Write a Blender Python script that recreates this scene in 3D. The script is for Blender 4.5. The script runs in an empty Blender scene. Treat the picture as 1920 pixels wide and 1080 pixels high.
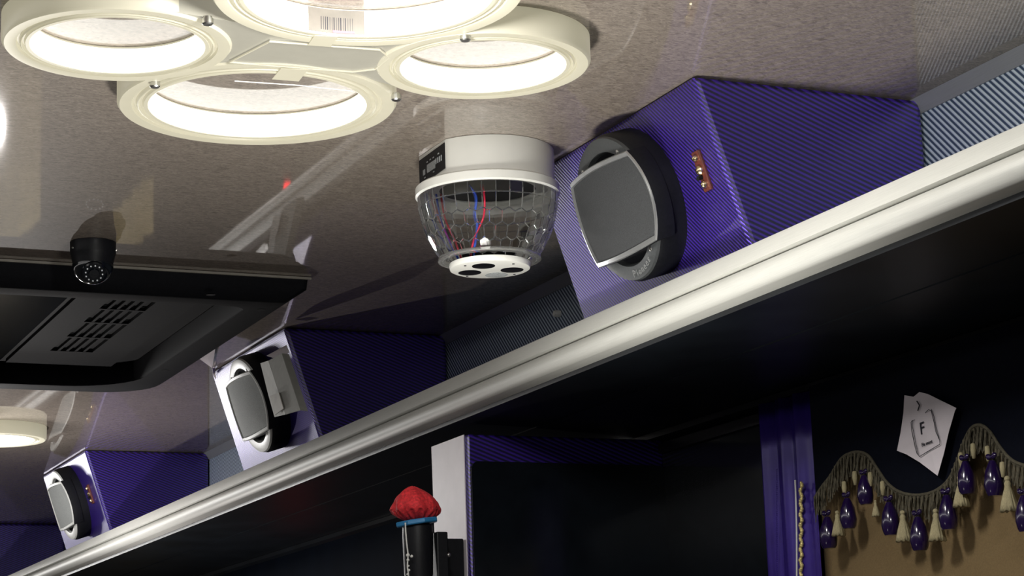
import bpy, bmesh, math, random
from mathutils import Vector, Matrix
import numpy as np
random.seed(7)
PI = math.pi
S = bpy.context.scene
COL = S.collection
# ------------------------------------------------------------------ camera
# World frame: x to the right wall, y towards the front of the bus, z up.  The
# lens sits 1.35 m above the floor; heights below are written relative to it.
ZO = 1.35
RX = (0.914009, -0.054689, -0.401990)
cam_d = bpy.data.cameras.new('camera'); cam = bpy.data.objects.new('camera', cam_d); COL.objects.link(cam)
FPX = 4000.0
def _ray(p): return np.array([(p[0]-960)/FPX, -(p[1]-540)/FPX, -1.0])
_y = _ray((-850, 1465)); _y /= np.linalg.norm(_y)
_x = _ray((10050, 1090)); _x = _x - _y*(_x @ _y); _x /= np.linalg.norm(_x)
_z = np.cross(_x, _y)
M3 = np.array([_x, _y, _z])
cam.matrix_world = Matrix([list(M3[0])+[0], list(M3[1])+[0], list(M3[2])+[ZO], [0, 0, 0, 1]])
cam_d.sensor_width = 36; cam_d.lens = FPX*36/1920; cam_d.clip_start = 0.02
S.camera = cam
# ------------------------------------------------------------------ world, view
w = bpy.data.worlds.new('world'); S.world = w; w.use_nodes = True
w.node_tree.nodes['Background'].inputs[0].default_value = (0.35, 0.45, 0.7, 1)
w.node_tree.nodes['Background'].inputs[1].default_value = 0.05
S.view_settings.view_transform = 'Standard'; S.view_settings.look = 'None'
S.view_settings.gamma = 1; S.view_settings.use_curve_mapping = False
S.view_settings.exposure = 0.0
LAMP_E = 1.7
GLOW_E = 0.30
def area(name, loc, size, sy, energy, rot, col=(1, .97, .92)):
    d = bpy.data.lights.new(name, 'AREA'); d.shape = 'RECTANGLE'; d.size = size; d.size_y = sy; d.energy = energy; d.color = col
    o = bpy.data.objects.new(name, d); COL.objects.link(o); o.location = (loc[0], loc[1], loc[2]+ZO); o.rotation_euler = rot
    return o
def bulb(name, loc, r, energy, col=(1, .97, .92)):
    d = bpy.data.lights.new(name, 'POINT'); d.shadow_soft_size = r; d.energy = energy; d.color = col
    o = bpy.data.objects.new(name, d); COL.objects.link(o); o.location = (loc[0], loc[1], loc[2]+ZO)
    return o
# added fill strip with no fitting, out of view on the left, and the downward output of the ceiling lamps
area('left_fill', (-.55, 2.6, .70), .10, 7.0, 9, (0, math.radians(-35), 0), (1, .97, .95))
area('lamp_near', (.69, 1.785, .735), .10, .09, 4, (0, 0, 0), (1, .985, .95))
bulb('lamp_near_side', (.66, 1.74, .675), .035, 7, (1, .98, .94))
area('lamp_rear', (.69, .62, .70), .34, .34, 14, (0, 0, 0), (1, .985, .95))
bulb('lamp_front', (.74, 4.86, .61), .07, 8, (1, .985, .97))
bulb('lamp_far', (.30, 7.5, .64), .10, 40, (1, .985, .97))
_d = bpy.data.lights.new('rear_fill', 'SPOT'); _d.shadow_soft_size = .05; _d.energy = 45; _d.color = (.98, 1, .88); _d.spot_size = math.radians(66); _d.spot_blend = 1  # added fill in place of light bounced onto the near ceiling
_o = bpy.data.objects.new('rear_fill', _d); COL.objects.link(_o); _o.location = (.80, .80, .45+ZO)
_o.rotation_euler = Vector((.50, .66, .52)).to_track_quat('-Z', 'Y').to_euler()
_d = bpy.data.lights.new('aisle_bounce', 'SPOT'); _d.shadow_soft_size = .07; _d.energy = 16.5; _d.color = (1, .975, .90); _d.spot_size = math.radians(134); _d.spot_blend = .45  # unseen upward fill added for the bounce off the floor
_o = bpy.data.objects.new('aisle_bounce', _d); COL.objects.link(_o); _o.location = (.78, 2.10, .14+ZO); _o.rotation_euler = (PI, 0, 0)
bulb('front_lamp', (.83, 4.58, .12), .010, 12, (1, .95, .92))
bulb('aisle_fill', (.45, 2.0, -.15), .06, .8, (1, .97, .9))  # weak fill added below the view, no fitting there
# ------------------------------------------------------------------ measuring helpers (points on real planes)
def AZ(p, h):
    r = M3 @ _ray(p); return Vector(r*(h/r[2]))
def AX(p, x):
    r = M3 @ _ray(p); return Vector(r*(x/r[0]))
def AY(p, y):
    r = M3 @ _ray(p); return Vector(r*(y/r[1]))
# ------------------------------------------------------------------ materials
MATS = {}
def nodes(name):
    m = bpy.data.materials.new(name); m.use_nodes = True
    MATS[name] = m
    return m, m.node_tree.nodes, m.node_tree.links, m.node_tree.nodes['Principled BSDF']
def setp(b, **k):
    names = dict(color='Base Color', metal='Metallic', rough='Roughness', coat='Coat Weight', coatr='Coat Roughness', coati='Coat IOR',
                 spec='Specular IOR Level', trans='Transmission Weight', ior='IOR', emis='Emission Color', es='Emission Strength',
                 sheen='Sheen Weight', sss='Subsurface Weight', aniso='Anisotropic', alpha='Alpha')
    for a, v in k.items():
        if a in ('color', 'emis'): v = tuple(v)+(1,)
        b.inputs[names[a]].default_value = v
def pmat(name, var=0.12, nscale=40, bump=0.15, stretch=(1, 1, 1), **k):
    m, n, l, b = nodes(name)
    setp(b, **k)
    tc = n.new('ShaderNodeTexCoord'); mp = n.new('ShaderNodeMapping'); mp.inputs['Scale'].default_value = stretch
    no = n.new('ShaderNodeTexNoise'); no.inputs['Scale'].default_value = nscale; no.inputs['Detail'].default_value = 4
    l.new(tc.outputs['Object'], mp.inputs[0]); l.new(mp.outputs[0], no.inputs['Vector'])
    c = k.get('color', (.8, .8, .8))
    if var > 0:
        cr = n.new('ShaderNodeValToRGB')
        cr.color_ramp.elements[0].position = .3; cr.color_ramp.elements[1].position = .7
        cr.color_ramp.elements[0].color = tuple(x*(1-var) for x in c)+(1,)
        cr.color_ramp.elements[1].color = tuple(min(1, x*(1+var)) for x in c)+(1,)
        l.new(no.outputs['Fac'], cr.inputs[0]); l.new(cr.outputs[0], b.inputs['Base Color'])
    if bump > 0:
        bp = n.new('ShaderNodeBump'); bp.inputs['Strength'].default_value = bump; bp.inputs['Distance'].default_value = .001
        l.new(no.outputs['Fac'], bp.inputs['Height']); l.new(bp.outputs[0], b.inputs['Normal'])
    return m
def film(name, ridge, groove, period, vec, metal, rough, dist=.0012, coat=.0, cior=1.5):
    # embossed vinyl film: fine parallel ridges
    m, n, l, b = nodes(name)
    setp(b, metal=metal, rough=rough, coat=coat, coatr=.38, coati=cior)
    tc = n.new('ShaderNodeTexCoord')
    dp = n.new('ShaderNodeVectorMath'); dp.operation = 'DOT_PRODUCT'
    dp.inputs[1].default_value = tuple(v*2*PI/period for v in vec)
    l.new(tc.outputs['Object'], dp.inputs[0])
    sn = n.new('ShaderNodeMath'); sn.operation = 'SINE'; l.new(dp.outputs['Value'], sn.inputs[0])
    ma = n.new('ShaderNodeMath'); ma.operation = 'MULTIPLY_ADD'; ma.inputs[1].default_value = .5; ma.inputs[2].default_value = .5
    l.new(sn.outputs[0], ma.inputs[0])
    cr = n.new('ShaderNodeValToRGB'); cr.color_ramp.elements[0].position = .25; cr.color_ramp.elements[1].position = .75
    cr.color_ramp.elements[0].color = tuple(groove)+(1,); cr.color_ramp.elements[1].color = tuple(ridge)+(1,)
    l.new(ma.outputs[0], cr.inputs[0]); l.new(cr.outputs[0], b.inputs['Base Color'])
    bp = n.new('ShaderNodeBump'); bp.inputs['Strength'].default_value = .6; bp.inputs['Distance'].default_value = dist
    l.new(ma.outputs[0], bp.inputs['Height']); l.new(bp.outputs[0], b.inputs['Normal'])
    return m
def glow(name, col, e, base=(.9, .9, .85)):
    m, n, l, b = nodes(name); setp(b, color=base, rough=.5, emis=col, es=e); return m

def ceiling_mat():
    m, n, l, b = nodes('ceiling_laminate')
    setp(b, rough=.5, coat=1.0, coatr=.035, coati=1.5, spec=.25)
    tc = n.new('ShaderNodeTexCoord')
    mp = n.new('ShaderNodeMapping'); mp.inputs['Scale'].default_value = (1, 2.4, 1)
    l.new(tc.outputs['Object'], mp.inputs[0])
    a = n.new('ShaderNodeTexNoise'); a.inputs['Scale'].default_value = 95; a.inputs['Detail'].default_value = 6; a.inputs['Roughness'].default_value = .75; a.inputs['Distortion'].default_value = 1.5
    c = n.new('ShaderNodeTexNoise'); c.inputs['Scale'].default_value = 2.2; c.inputs['Detail'].default_value = 2
    l.new(mp.outputs[0], a.inputs['Vector']); l.new(tc.outputs['Object'], c.inputs['Vector'])
    r1 = n.new('ShaderNodeValToRGB'); r1.color_ramp.elements[0].position = .36; r1.color_ramp.elements[1].position = .64
    r1.color_ramp.elements[0].color = (.175, .146, .122, 1); r1.color_ramp.elements[1].color = (.44, .378, .315, 1)
    l.new(a.outputs['Fac'], r1.inputs[0])
    mx = n.new('ShaderNodeMixRGB'); mx.blend_type = 'MULTIPLY'; mx.inputs[0].default_value = 1
    r2 = n.new('ShaderNodeValToRGB'); r2.color_ramp.elements[0].color = (.85, .83, .86, 1); r2.color_ramp.elements[1].color = (1, 1, 1, 1)
    l.new(c.outputs['Fac'], r2.inputs[0]); l.new(r1.outputs[0], mx.inputs[1]); l.new(r2.outputs[0], mx.inputs[2])
    l.new(mx.outputs[0], b.inputs['Base Color'])
    # slow waviness of the sheet, felt only in the mirror coat
    c2 = n.new('ShaderNodeTexNoise'); c2.inputs['Scale'].default_value = 3; c2.inputs['Detail'].default_value = 1
    l.new(tc.outputs['Object'], c2.inputs['Vector'])
    bp = n.new('ShaderNodeBump'); bp.inputs['Strength'].default_value = .06; bp.inputs['Distance'].default_value = .003
    l.new(c2.outputs['Fac'], bp.inputs['Height']); l.new(bp.outputs[0], b.inputs['Coat Normal'])
    return m
ceiling_mat()
film('purple_film', (.058, .013, .43), (.004, .0015, .045), .0062, (.36, -1.0, 1.0), .45, .38, coat=.75, cior=1.75)
film('silver_film', (.60, .68, .78), (.05, .08, .14), .0095, (0, -1.0, 1.05), .3, .4)  # lit ridges and shaded grooves of the relief put into the colour
def brushed(name, c, metal, rough):
    return pmat(name, color=c, metal=metal, rough=rough, var=.05, nscale=60, stretch=(20, .4, 20), bump=.08)
brushed('rail_metal', (.50, .50, .47), .12, .5)
brushed('trim_metal', (.30, .31, .32), .4, .45)
pmat('dark_underside', color=(.006, .008, .011), rough=.42, spec=.3, var=.4, nscale=9, bump=.05)
pmat('dark_wall', color=(.002, .0035, .007), rough=.85, spec=.04, var=.2, nscale=12)
pmat('floor_vinyl', color=(.12, .11, .10), rough=.4)
pmat('left_wall', color=(.14, .13, .12), rough=.5)
pmat('acrylic', color=(.40, .38, .31), rough=.35, var=.03, bump=0, emis=(1, .93, .66), es=GLOW_E, sss=.0)
pmat('acrylic_plate', color=(.27, .26, .22), rough=.3, var=.04, nscale=80, bump=.05, emis=(1, .95, .78), es=GLOW_E*.6)
glow('light_guide', (1, 1, .965), LAMP_E)
pmat('steel', color=(.6, .6, .58), metal=1, rough=.3, var=.05, bump=0)
pmat('white_plastic', color=(.80, .80, .76), rough=.35, var=.015, bump=.02)
pmat('black_plastic', color=(.008, .0085, .011), rough=.45, spec=.22, var=.2, nscale=300, bump=.1)
pmat('black_gloss', color=(.006, .008, .011), rough=.12, var=.2, bump=0)
pmat('grey_plastic', color=(.048, .052, .055), rough=.42, var=.1, nscale=400, bump=.15)
pmat('pale_plastic', color=(.66, .67, .64), rough=.4, var=.05, nscale=200, bump=.1)
pmat('satin_chrome', color=(.55, .56, .57), metal=.8, rough=.28, var=.04, bump=0)
pmat('speaker_cloth', color=(.036, .038, .041), rough=.8, var=.3, nscale=900, bump=.6)
pmat('pale_cloth', color=(.33, .345, .34), rough=.8, var=.2, nscale=700, bump=.5)
pmat('hatch_plastic', color=(.009, .0095, .012), rough=.7, spec=.1, var=.15, nscale=250, bump=.2)
pmat('hatch_dark', color=(.002, .002, .004), rough=.7, spec=.12, var=.1, bump=0)
pmat('hatch_trim', color=(.32, .30, .26), rough=.5)
pmat('brown_wood', color=(.11, .028, .02), rough=.35, var=.3, nscale=60, stretch=(1, 6, 1))
pmat('brass', color=(.85, .68, .42), metal=1, rough=.22, var=.05, bump=0)
pmat('card', color=(.40, .40, .37), rough=.7, var=.06, nscale=90)
pmat('paper', color=(.74, .68, .72), rough=.8, var=.04, nscale=30, bump=.3)
pmat('ink', color=(.02, .02, .03), rough=.7, var=0, bump=0)
pmat('pink_ink', color=(.7, .15, .2), rough=.7, var=0, bump=0)
pmat('panel_grey', color=(.35, .37, .38), rough=.5, var=.3, nscale=500, bump=0)
pmat('pale_sheen', color=(.74, .69, .73), rough=.4, var=.03)  # partition side: lamp sheen on the purple film put into a pale colour
pmat('red_gauze', color=(.80, .035, .045), rough=.75, var=.35, nscale=260, bump=.8)
pmat('blue_plastic', color=(.03, .22, .48), rough=.4, var=.05, bump=0)
pmat('beige_cloth', color=(.20, .135, .06), rough=.9, var=.1, nscale=500, bump=.5)
pmat('velvet', color=(.002, .003, .008), rough=.9, spec=.12, var=.2, nscale=200)
pmat('purple_satin', color=(.035, .014, .22), rough=.3, metal=.2, var=.1, bump=.1)
pmat('purple_bead', color=(.012, .004, .04), rough=.18, var=.1, bump=0, coat=.5)
pmat('cream_thread', color=(.36, .31, .18), rough=.8, var=.25, nscale=500, bump=.6, stretch=(4, 4, .3))
pmat('fringe_thread', color=(.075, .065, .042), rough=.9, var=.35, nscale=300, bump=.5)
pmat('gold_braid', color=(.72, .60, .25), rough=.35, metal=.4, var=.2, nscale=200)
pmat('wire_red', color=(.75, .03, .08), rough=.35, var=0, bump=0)
pmat('wire_blue', color=(.04, .12, .75), rough=.35, var=0, bump=0)
pmat('cord_white', color=(.75, .75, .72), rough=.4, var=0, bump=0)
pmat('seat_cloth', color=(.40, .34, .15), rough=.85, var=.25, nscale=8, stretch=(1, 1, 4))
glow('red_led', (1, .02, .03), 5, (.3, 0, 0))
pmat('led_glint', color=(.9, .95, 1), rough=.2, var=0, bump=0)  # glints on the camera LEDs painted as white
def clear_mat():
    m = bpy.data.materials.new('clear_plastic'); m.use_nodes = True; MATS['clear_plastic'] = m
    n = m.node_tree.nodes; l = m.node_tree.links; n.clear()
    o = n.new('ShaderNodeOutputMaterial'); mx = n.new('ShaderNodeMixShader')
    t = n.new('ShaderNodeBsdfTransparent'); t.inputs[0].default_value = (.93, .94, .93, 1)
    g = n.new('ShaderNodeBsdfGlass'); g.inputs['Roughness'].default_value = .02; g.inputs['IOR'].default_value = 1.25
    gl = n.new('ShaderNodeBsdfGlossy'); gl.inputs['Roughness'].default_value = .08
    fr = n.new('ShaderNodeFresnel'); fr.inputs['IOR'].default_value = 1.6
    m1 = n.new('ShaderNodeMixShader'); m1.inputs[0].default_value = .30
    l.new(t.outputs[0], m1.inputs[1]); l.new(g.outputs[0], m1.inputs[2])
    l.new(fr.outputs[0], mx.inputs[0]); l.new(m1.outputs[0], mx.inputs[1]); l.new(gl.outputs[0], mx.inputs[2])
    l.new(mx.outputs[0], o.inputs[0])
clear_mat()
pmat('clear_edge', color=(.92, .93, .92), rough=.06, var=0, bump=0, trans=.93, ior=1.4)
# ------------------------------------------------------------------ object helpers
def tag(o, label=None, cat=None, group=None, kind=None):
    if label: o['label'] = label
    if cat: o['category'] = cat
    if group: o['group'] = group
    if kind: o['kind'] = kind
    return o
def thing(name, loc, label, cat, group=None):
    o = bpy.data.objects.new(name, None); o.empty_display_size = .05
    COL.objects.link(o); o.location = (loc[0], loc[1], loc[2]+ZO)
    o['org'] = 0; del o['org']
    return tag(o, label, cat, group)
def origin(o):
    v = Vector((0, 0, 0))
    while o is not None:
        v += Vector(o.location); o = o.parent
    return v
def obj(name, bm, mat, parent=None, loc=None, smooth=False, bevel=0, label=None, solid=0):
    """bm is in camera-height coordinates; vertices are moved into the object's own frame"""
    me = bpy.data.meshes.new(name)
    for i, mt in enumerate(mat if isinstance(mat, (list, tuple)) else [mat]):
        me.materials.append(MATS[mt])
    off = Vector((0, 0, ZO))
    base = origin(parent) if parent else Vector((loc[0], loc[1], loc[2]+ZO) if loc else (0, 0, 0))
    for v in bm.verts: v.co = v.co + off - base
    bmesh.ops.recalc_face_normals(bm, faces=bm.faces)
    bm.to_mesh(me); bm.free()
    o = bpy.data.objects.new(name, me); COL.objects.link(o)
    if parent: o.parent = parent
    elif loc: o.location = base
    if smooth:
        for p in me.polygons: p.use_smooth = True
        if smooth == 'auto': me.set_sharp_from_angle(angle=math.radians(38))
    if solid:
        md = o.modifiers.new('solid', 'SOLIDIFY'); md.thickness = solid; md.offset = 0
    if bevel:
        md = o.modifiers.new('bevel', 'BEVEL'); md.width = bevel; md.segments = 2; md.limit_method = 'ANGLE'
    if label: o['label'] = label
    return o
def B(): return bmesh.new()
def box(bm, a, b, mi=0):
    x0, y0, z0 = a; x1, y1, z1 = b
    v = [bm.verts.new(p) for p in ((x0, y0, z0), (x1, y0, z0), (x1, y1, z0), (x0, y1, z0), (x0, y0, z1), (x1, y0, z1), (x1, y1, z1), (x0, y1, z1))]
    for f in ((3, 2, 1, 0), (4, 5, 6, 7), (0, 1, 5, 4), (1, 2, 6, 5), (2, 3, 7, 6), (3, 0, 4, 7)):
        bm.faces.new([v[i] for i in f]).material_index = mi
    return bm
def hexa(bm, lo, hi):
    """lo, hi: two matching quads"""
    a = [bm.verts.new(p) for p in lo]; c = [bm.verts.new(p) for p in hi]; n = len(a)
    bm.faces.new(a[::-1]); bm.faces.new(c)
    for i in range(n): bm.faces.new((a[i], a[(i+1) % n], c[(i+1) % n], c[i]))
    return bm
def prism(bm, pts, off):
    off = Vector(off); return hexa(bm, [Vector(p) for p in pts], [Vector(p)+off for p in pts])
def lathe(bm, c, prof, n=48, ax=(0, 0, 1), u=None, closed=False, a0=0, a1=2*PI, cap=False):
    """prof: (radius, height along ax)"""
    c = Vector(c); ax = Vector(ax).normalized()
    u = Vector(u) if u else (Vector((1, 0, 0)) if abs(ax.x) < .9 else Vector((0, 1, 0)))
    u = (u-ax*u.dot(ax)).normalized(); v = ax.cross(u)
    full = abs(a1-a0-2*PI) < 1e-6
    m = n if full else n+1
    rings = []
    for r, h in prof:
        if r < 1e-7: rings.append([bm.verts.new(c+ax*h)]*m); continue
        rings.append([bm.verts.new(c+ax*h+(u*math.cos(t)+v*math.sin(t))*r) for t in [a0+(a1-a0)*i/n for i in range(m)]])
    pr = list(zip(rings, rings[1:]))
    if closed: pr.append((rings[-1], rings[0]))
    for A, C in pr:
        for i in range(n):
            j = (i+1) % m
            q = []
            for x in (A[i], A[j], C[j], C[i]):
                if x not in q: q.append(x)
            if len(q) > 2:
                try: bm.faces.new(q)
                except ValueError: pass
    return bm
def tube(bm, pts, r, n=8, rr=None):
    pts = [Vector(p) for p in pts]; rings = []
    for i, p in enumerate(pts):
        d = (pts[min(i+1, len(pts)-1)]-pts[max(i-1, 0)]).normalized()
        a = d.orthogonal().normalized() if i == 0 else (a0-d*a0.dot(d)).normalized()
        a0 = a; b_ = d.cross(a); q = rr[i] if rr else r
        rings.append([bm.verts.new(p+(a*math.cos(2*PI*k/n)+b_*math.sin(2*PI*k/n))*q) for k in range(n)])
    for A, C in zip(rings, rings[1:]):
        for k in range(n): bm.faces.new((A[k], A[(k+1) % n], C[(k+1) % n], C[k]))
    bm.faces.new(rings[0][::-1]); bm.faces.new(rings[-1])
    return bm
def smoothline(pts, k=6):
    P = [Vector(p) for p in pts]; out = []
    for i in range(len(P)-1):
        p0 = P[max(i-1, 0)]; p1 = P[i]; p2 = P[i+1]; p3 = P[min(i+2, len(P)-1)]
        for j in range(k):
            t = j/k
            out.append(.5*((2*p1)+(p2-p0)*t+(2*p0-5*p1+4*p2-p3)*t*t+(3*p1-p0-3*p2+p3)*t**3))
    return out+[P[-1]]
def sweep(bm, prof, y0, y1, n=1, closed=True):
    """prof in (x, z) swept along y"""
    R = [[bm.verts.new((x, y0+(y1-y0)*i/n, z)) for x, z in prof] for i in range(n+1)]
    m = len(prof)
    for A, C in zip(R, R[1:]):
        for k in range(m if closed else m-1): bm.faces.new((A[k], A[(k+1) % m], C[(k+1) % m], C[k]))
    if closed: bm.faces.new(R[0]); bm.faces.new(R[-1][::-1])
    return bm
def text(name, body, size, mat, parent, org, ex, ey, thick=.0004, align='CENTER'):
    cu = bpy.data.curves.new(name, 'FONT'); cu.body = body; cu.size = size; cu.extrude = thick; cu.align_x = align; cu.align_y = 'CENTER'
    tmp = bpy.data.objects.new('tmp', cu); COL.objects.link(tmp)
    dg = bpy.context.evaluated_depsgraph_get(); me = bpy.data.meshes.new_from_object(tmp.evaluated_get(dg))
    bpy.data.objects.remove(tmp)
    ex = Vector(ex).normalized(); ey = Vector(ey); ey = (ey-ex*ey.dot(ex)).normalized(); ez = ex.cross(ey)
    R = Matrix((ex, ey, ez)).transposed().to_4x4()
    base = origin(parent) if parent else Vector((0, 0, 0))
    me.transform(Matrix.Translation(Vector(org)+Vector((0, 0, ZO))-base) @ R)
    me.materials.clear(); me.materials.append(MATS[mat])
    o = bpy.data.objects.new(name, me); COL.objects.link(o); o.parent = parent
    return o
def copy_tree(o, parent=None, moved=None):
    c = o.copy(); COL.objects.link(c); c.parent = parent
    for ch in o.children: copy_tree(ch, c)
    return c
def struct(name, bm, mat, **k):
    o = obj(name, bm, mat, **k); o['kind'] = 'structure'; return o
HC = .75                                    # ceiling height above the lens
# ------------------------------------------------------------------ structure
Y0, Y1 = -2.6, 9.2
struct('ceiling', box(B(), (-1.0, Y0, HC), (1.56, Y1, HC+.06)), 'ceiling_laminate')
struct('floor', box(B(), (-1.0, Y0, -1.41), (1.56, Y1, -1.35)), 'floor_vinyl')
struct('wall_left', box(B(), (-1.06, Y0, -1.35), (-1.0, Y1, HC)), 'left_wall')
struct('wall_back', box(B(), (-1.0, Y0-.06, -1.35), (1.56, Y0, HC)), 'left_wall')
struct('wall_front', box(B(), (-1.0, Y1, -1.35), (1.56, Y1+.06, HC)), 'left_wall')
struct('wall_right', box(B(), (1.53, Y0, -1.35), (1.59, Y1, HC)), 'dark_wall')
# metal corner strip between ceiling and rack back panel
struct('trim_1', sweep(B(), [(1.463, .7498), (1.4745, .733), (1.4765, .733), (1.4765, .7498)], Y0, Y1), 'trim_metal')

# ------------------------------------------------------------------ luggage rack
rk = thing('luggage_rack', (1.33, 2.5, .472), 'long overhead luggage shelf with silver aluminium edge rail, running along the right wall', 'rack')
obj('back_panel', box(B(), (1.4765, Y0, .50), (1.52, Y1, .7495)), 'silver_film', rk, label='ribbed silver blue film back panel')
obj('shelf_board', box(B(), (1.196, Y0, .479), (1.52, Y1, .4995)), 'dark_wall', rk)
b = B()
sweep(b, [(1.196, .4785), (1.196, .4725), (1.329, .4705), (1.329, .4785)], Y0, Y1)
obj('underside_panel', b, 'dark_underside', rk, label='dark glossy underside panel next to the rail')
b = B(); sweep(b, [(1.333, .4785), (1.333, .4702), (1.528, .4640), (1.528, .4785)], Y0, Y1)
obj('underside_panel', b, 'dark_underside', rk, label='dark glossy underside panel next to the wall')
b = B(); sweep(b, [(1.515, .4636), (1.515, .455), (1.529, .452), (1.529, .4636)], Y0, Y1)
obj('joint_strip', b, 'dark_underside', rk)
# rail: flat upper band, groove, ribbed rounded nose
prof = [(1.196, .5365), (1.1815, .5335), (1.1805, .5325), (1.1765, .5125), (1.1785, .5112)]
for i in range(25):
    t = i/24
    a = PI*(.42+t*.93)
    x = 1.187+math.cos(a)*.0155 if a < PI else 1.187+math.cos(a)*.0155
    z = .4945+math.sin(a)*.0155
    rib = .00022*(1 if i % 2 else 0)
    prof.append((x-rib, z))
prof += [(1.196, .4785)]
obj('edge_rail', sweep(B(), prof, Y0, Y1), 'rail_metal', rk, smooth='auto', label='silver aluminium edge rail with a ribbed rounded nose')
kb = B(); lathe(kb, (1.4765, 3.095, .693), [(0, 0), (.006, .0), (.006, .008), (.004, .011), (0, .011)], 16, (-1, 0, 0))
tag(obj('coat_hook', kb, 'white_plastic', None, loc=(1.4765, 3.095, .693), smooth='auto'), 'small white knob on the dark rack panel behind the party light', 'hook')

# ------------------------------------------------------------------ ceiling lamp
def ring_prof(ri, ro, zb, zt):
    # height is measured upward from zb
    h = zt-zb
    p = [(ro, h), (ro, .004), (ro-.003, 0), (ro-.012, 0)]
    w_ = ro-.012-(ri+.004)
    p += [(ri+.004+w_*.78, .0005), (ri+.004+w_*.70, .0035), (ri+.004+w_*.55, .0035), (ri+.004+w_*.48, .0008),
          (ri+.004+w_*.40, 0), (ri+.004+w_*.30, .0028), (ri+.004+w_*.18, .0028), (ri+.004+w_*.08, 0), (ri+.0012, 0), (ri+.0012, h)]
    return p
LC = (.69, 2.045)
CIR = [((.4965, 2.072), .088, .1175, .0000, 'left'), ((.6955, 2.231), .122, .1575, .0005, 'front'),
       ((.8835, 2.020), .089, .1165, .0002, 'right'), ((.690, 1.850), .121, .153, .0007, 'rear')]
def make_lamp(label):
    L = thing('ceiling_lamp', (LC[0], LC[1], HC-.0005), label, 'lamp', 'four ring ceiling lamps')
    zt = HC-.0005
    for (c, ri, ro, dz, nm) in CIR:
        zb = .7195+dz
        sh = obj('ring_shade', lathe(B(), (c[0], c[1], zb), ring_prof(ri, ro, zb, zt), 96, closed=True), 'acrylic', L, smooth='auto')
        obj('light_guide', lathe(B(), (c[0], c[1], zb), [(ri, .0008), (ri, .0275), (ri+.001, .0275), (ri+.001, .0008)], 96, closed=True), 'light_guide', sh, smooth='auto')
    # filler plate between the rings: concave diamond
    b = B(); pts = []
    def arc(c, r, a0, a1, n=10): return [(c[0]+r*math.cos(a0+(a1-a0)*i/n), c[1]+r*math.sin(a0+(a1-a0)*i/n)) for i in range(n+1)]
    dg = math.radians
    A, Bc, Cc, D = [x[0] for x in CIR]
    pts += arc(A, .117, dg(75), dg(-75))[::1]
    pts += arc(D, .1525, dg(128), dg(52))
    pts += arc(Cc, .116, dg(255), dg(105))
    pts += arc(Bc, .157, dg(-52), dg(-128))
    prism(b, [(x, y, .7225) for x, y in pts], (0, 0, zt-.7225))
    obj('centre_plate', b, 'acrylic_plate', L)
    # shallow cover in the middle with a raised outline
    cv = [(.620, 2.087), (.640, 2.010), (.757, 2.000), (.775, 2.020), (.775, 2.062), (.755, 2.078)]
    b = B(); prism(b, [(x, y, .7212) for x, y in cv], (0, 0, .0015)); 
    cp = obj('driver_cover', b, 'acrylic_plate', L)
    tube_pts = [(x, y, .7205) for x, y in cv]+[(cv[0][0], cv[0][1], .7205)]
    obj('cover_edge', tube(B(), tube_pts, .0011, 6), 'acrylic', cp)
    for (x, y) in ((.561, 1.964), (.563, 2.179), (.830, 2.144), (.825, 1.930)):
        b = B(); lathe(b, (x, y, .7145), [(0, 0), (.0045, 0), (.0058, .0012), (.0058, .0065), (.0045, .0070), (.0045, .0085), (0, .0085)], 20)
        obj('screw', b, 'steel', L, smooth='auto')
    return L
lamp = make_lamp('large cream ceiling lamp with four bright rings, a barcode sticker inside its nearest ring')
# details that only the near lamp shows
b = B(); c = CIR[3][0]; r = .1185
a0, a1 = math.radians(72), math.radians(101)
lathe(b, (c[0], c[1], .7215), [(r, 0), (r, .0255), (r-.0004, .0255), (r-.0004, 0)], 16, closed=True, a0=a0, a1=a1)
pmat('sticker_film', color=(.16, .145, .125), rough=.6, bump=0)
st = obj('sticker', b, 'sticker_film', lamp, label='white barcode sticker')
b = B()
for k in range(15):
    a = math.radians(94-k*1.15); wd = random.choice((.0003, .0006, .0009))/r
    lathe(b, (c[0], c[1], .7245), [(r-.0005, 0), (r-.0005, .014), (r-.0008, .014), (r-.0008, 0)], 1, closed=True, a0=a, a1=a+wd)
bc = obj('barcode', b, 'ink', st); bc['kind'] = 'stuff'
b = B(); lathe(b, (c[0], c[1], .7222), [(r-.0005, 0), (r-.0005, .0025), (r-.0008, .0025), (r-.0008, 0)], 8, closed=True, a0=math.radians(77), a1=math.radians(88))
obj('pink_band', b, 'pink_ink', st)
b = B(); prism(b, [AZ(p, .7190) for p in ((510, 148), (527, 128), (578, 130), (560, 152))], (0, 0, -.0005))
obj('tape_patch', b, 'acrylic', lamp)
b = B(); prism(b, [AZ(p, .7195) for p in ((577, 84), (590, 66), (634, 68), (620, 87))], (0, 0, -.0005))
obj('tape_patch', b, 'acrylic', lamp)
obj('thread', tube(B(), [AZ((440, 152), .7185), AZ((560, 160), .7180), AZ((660, 171), .7185)], .0006, 6), 'cord_white', lamp)
for y, lb in ((4.875, 'second four ring ceiling lamp, beyond the dark roof hatch, at the left edge'), (.62, 'ceiling lamp overhead behind the viewer'), (7.7, 'farthest ceiling lamp near the front of the bus'), (-.85, 'rearmost four ring ceiling lamp behind the viewer')):
    c = copy_tree(lamp); c.location.y = y; c['label'] = lb
    for ch in list(c.children):
        if ch.name.split('.')[0] in ('sticker', 'tape_patch', 'thread'):
            for g in list(ch.children): bpy.data.objects.remove(g)
            bpy.data.objects.remove(ch)

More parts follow.
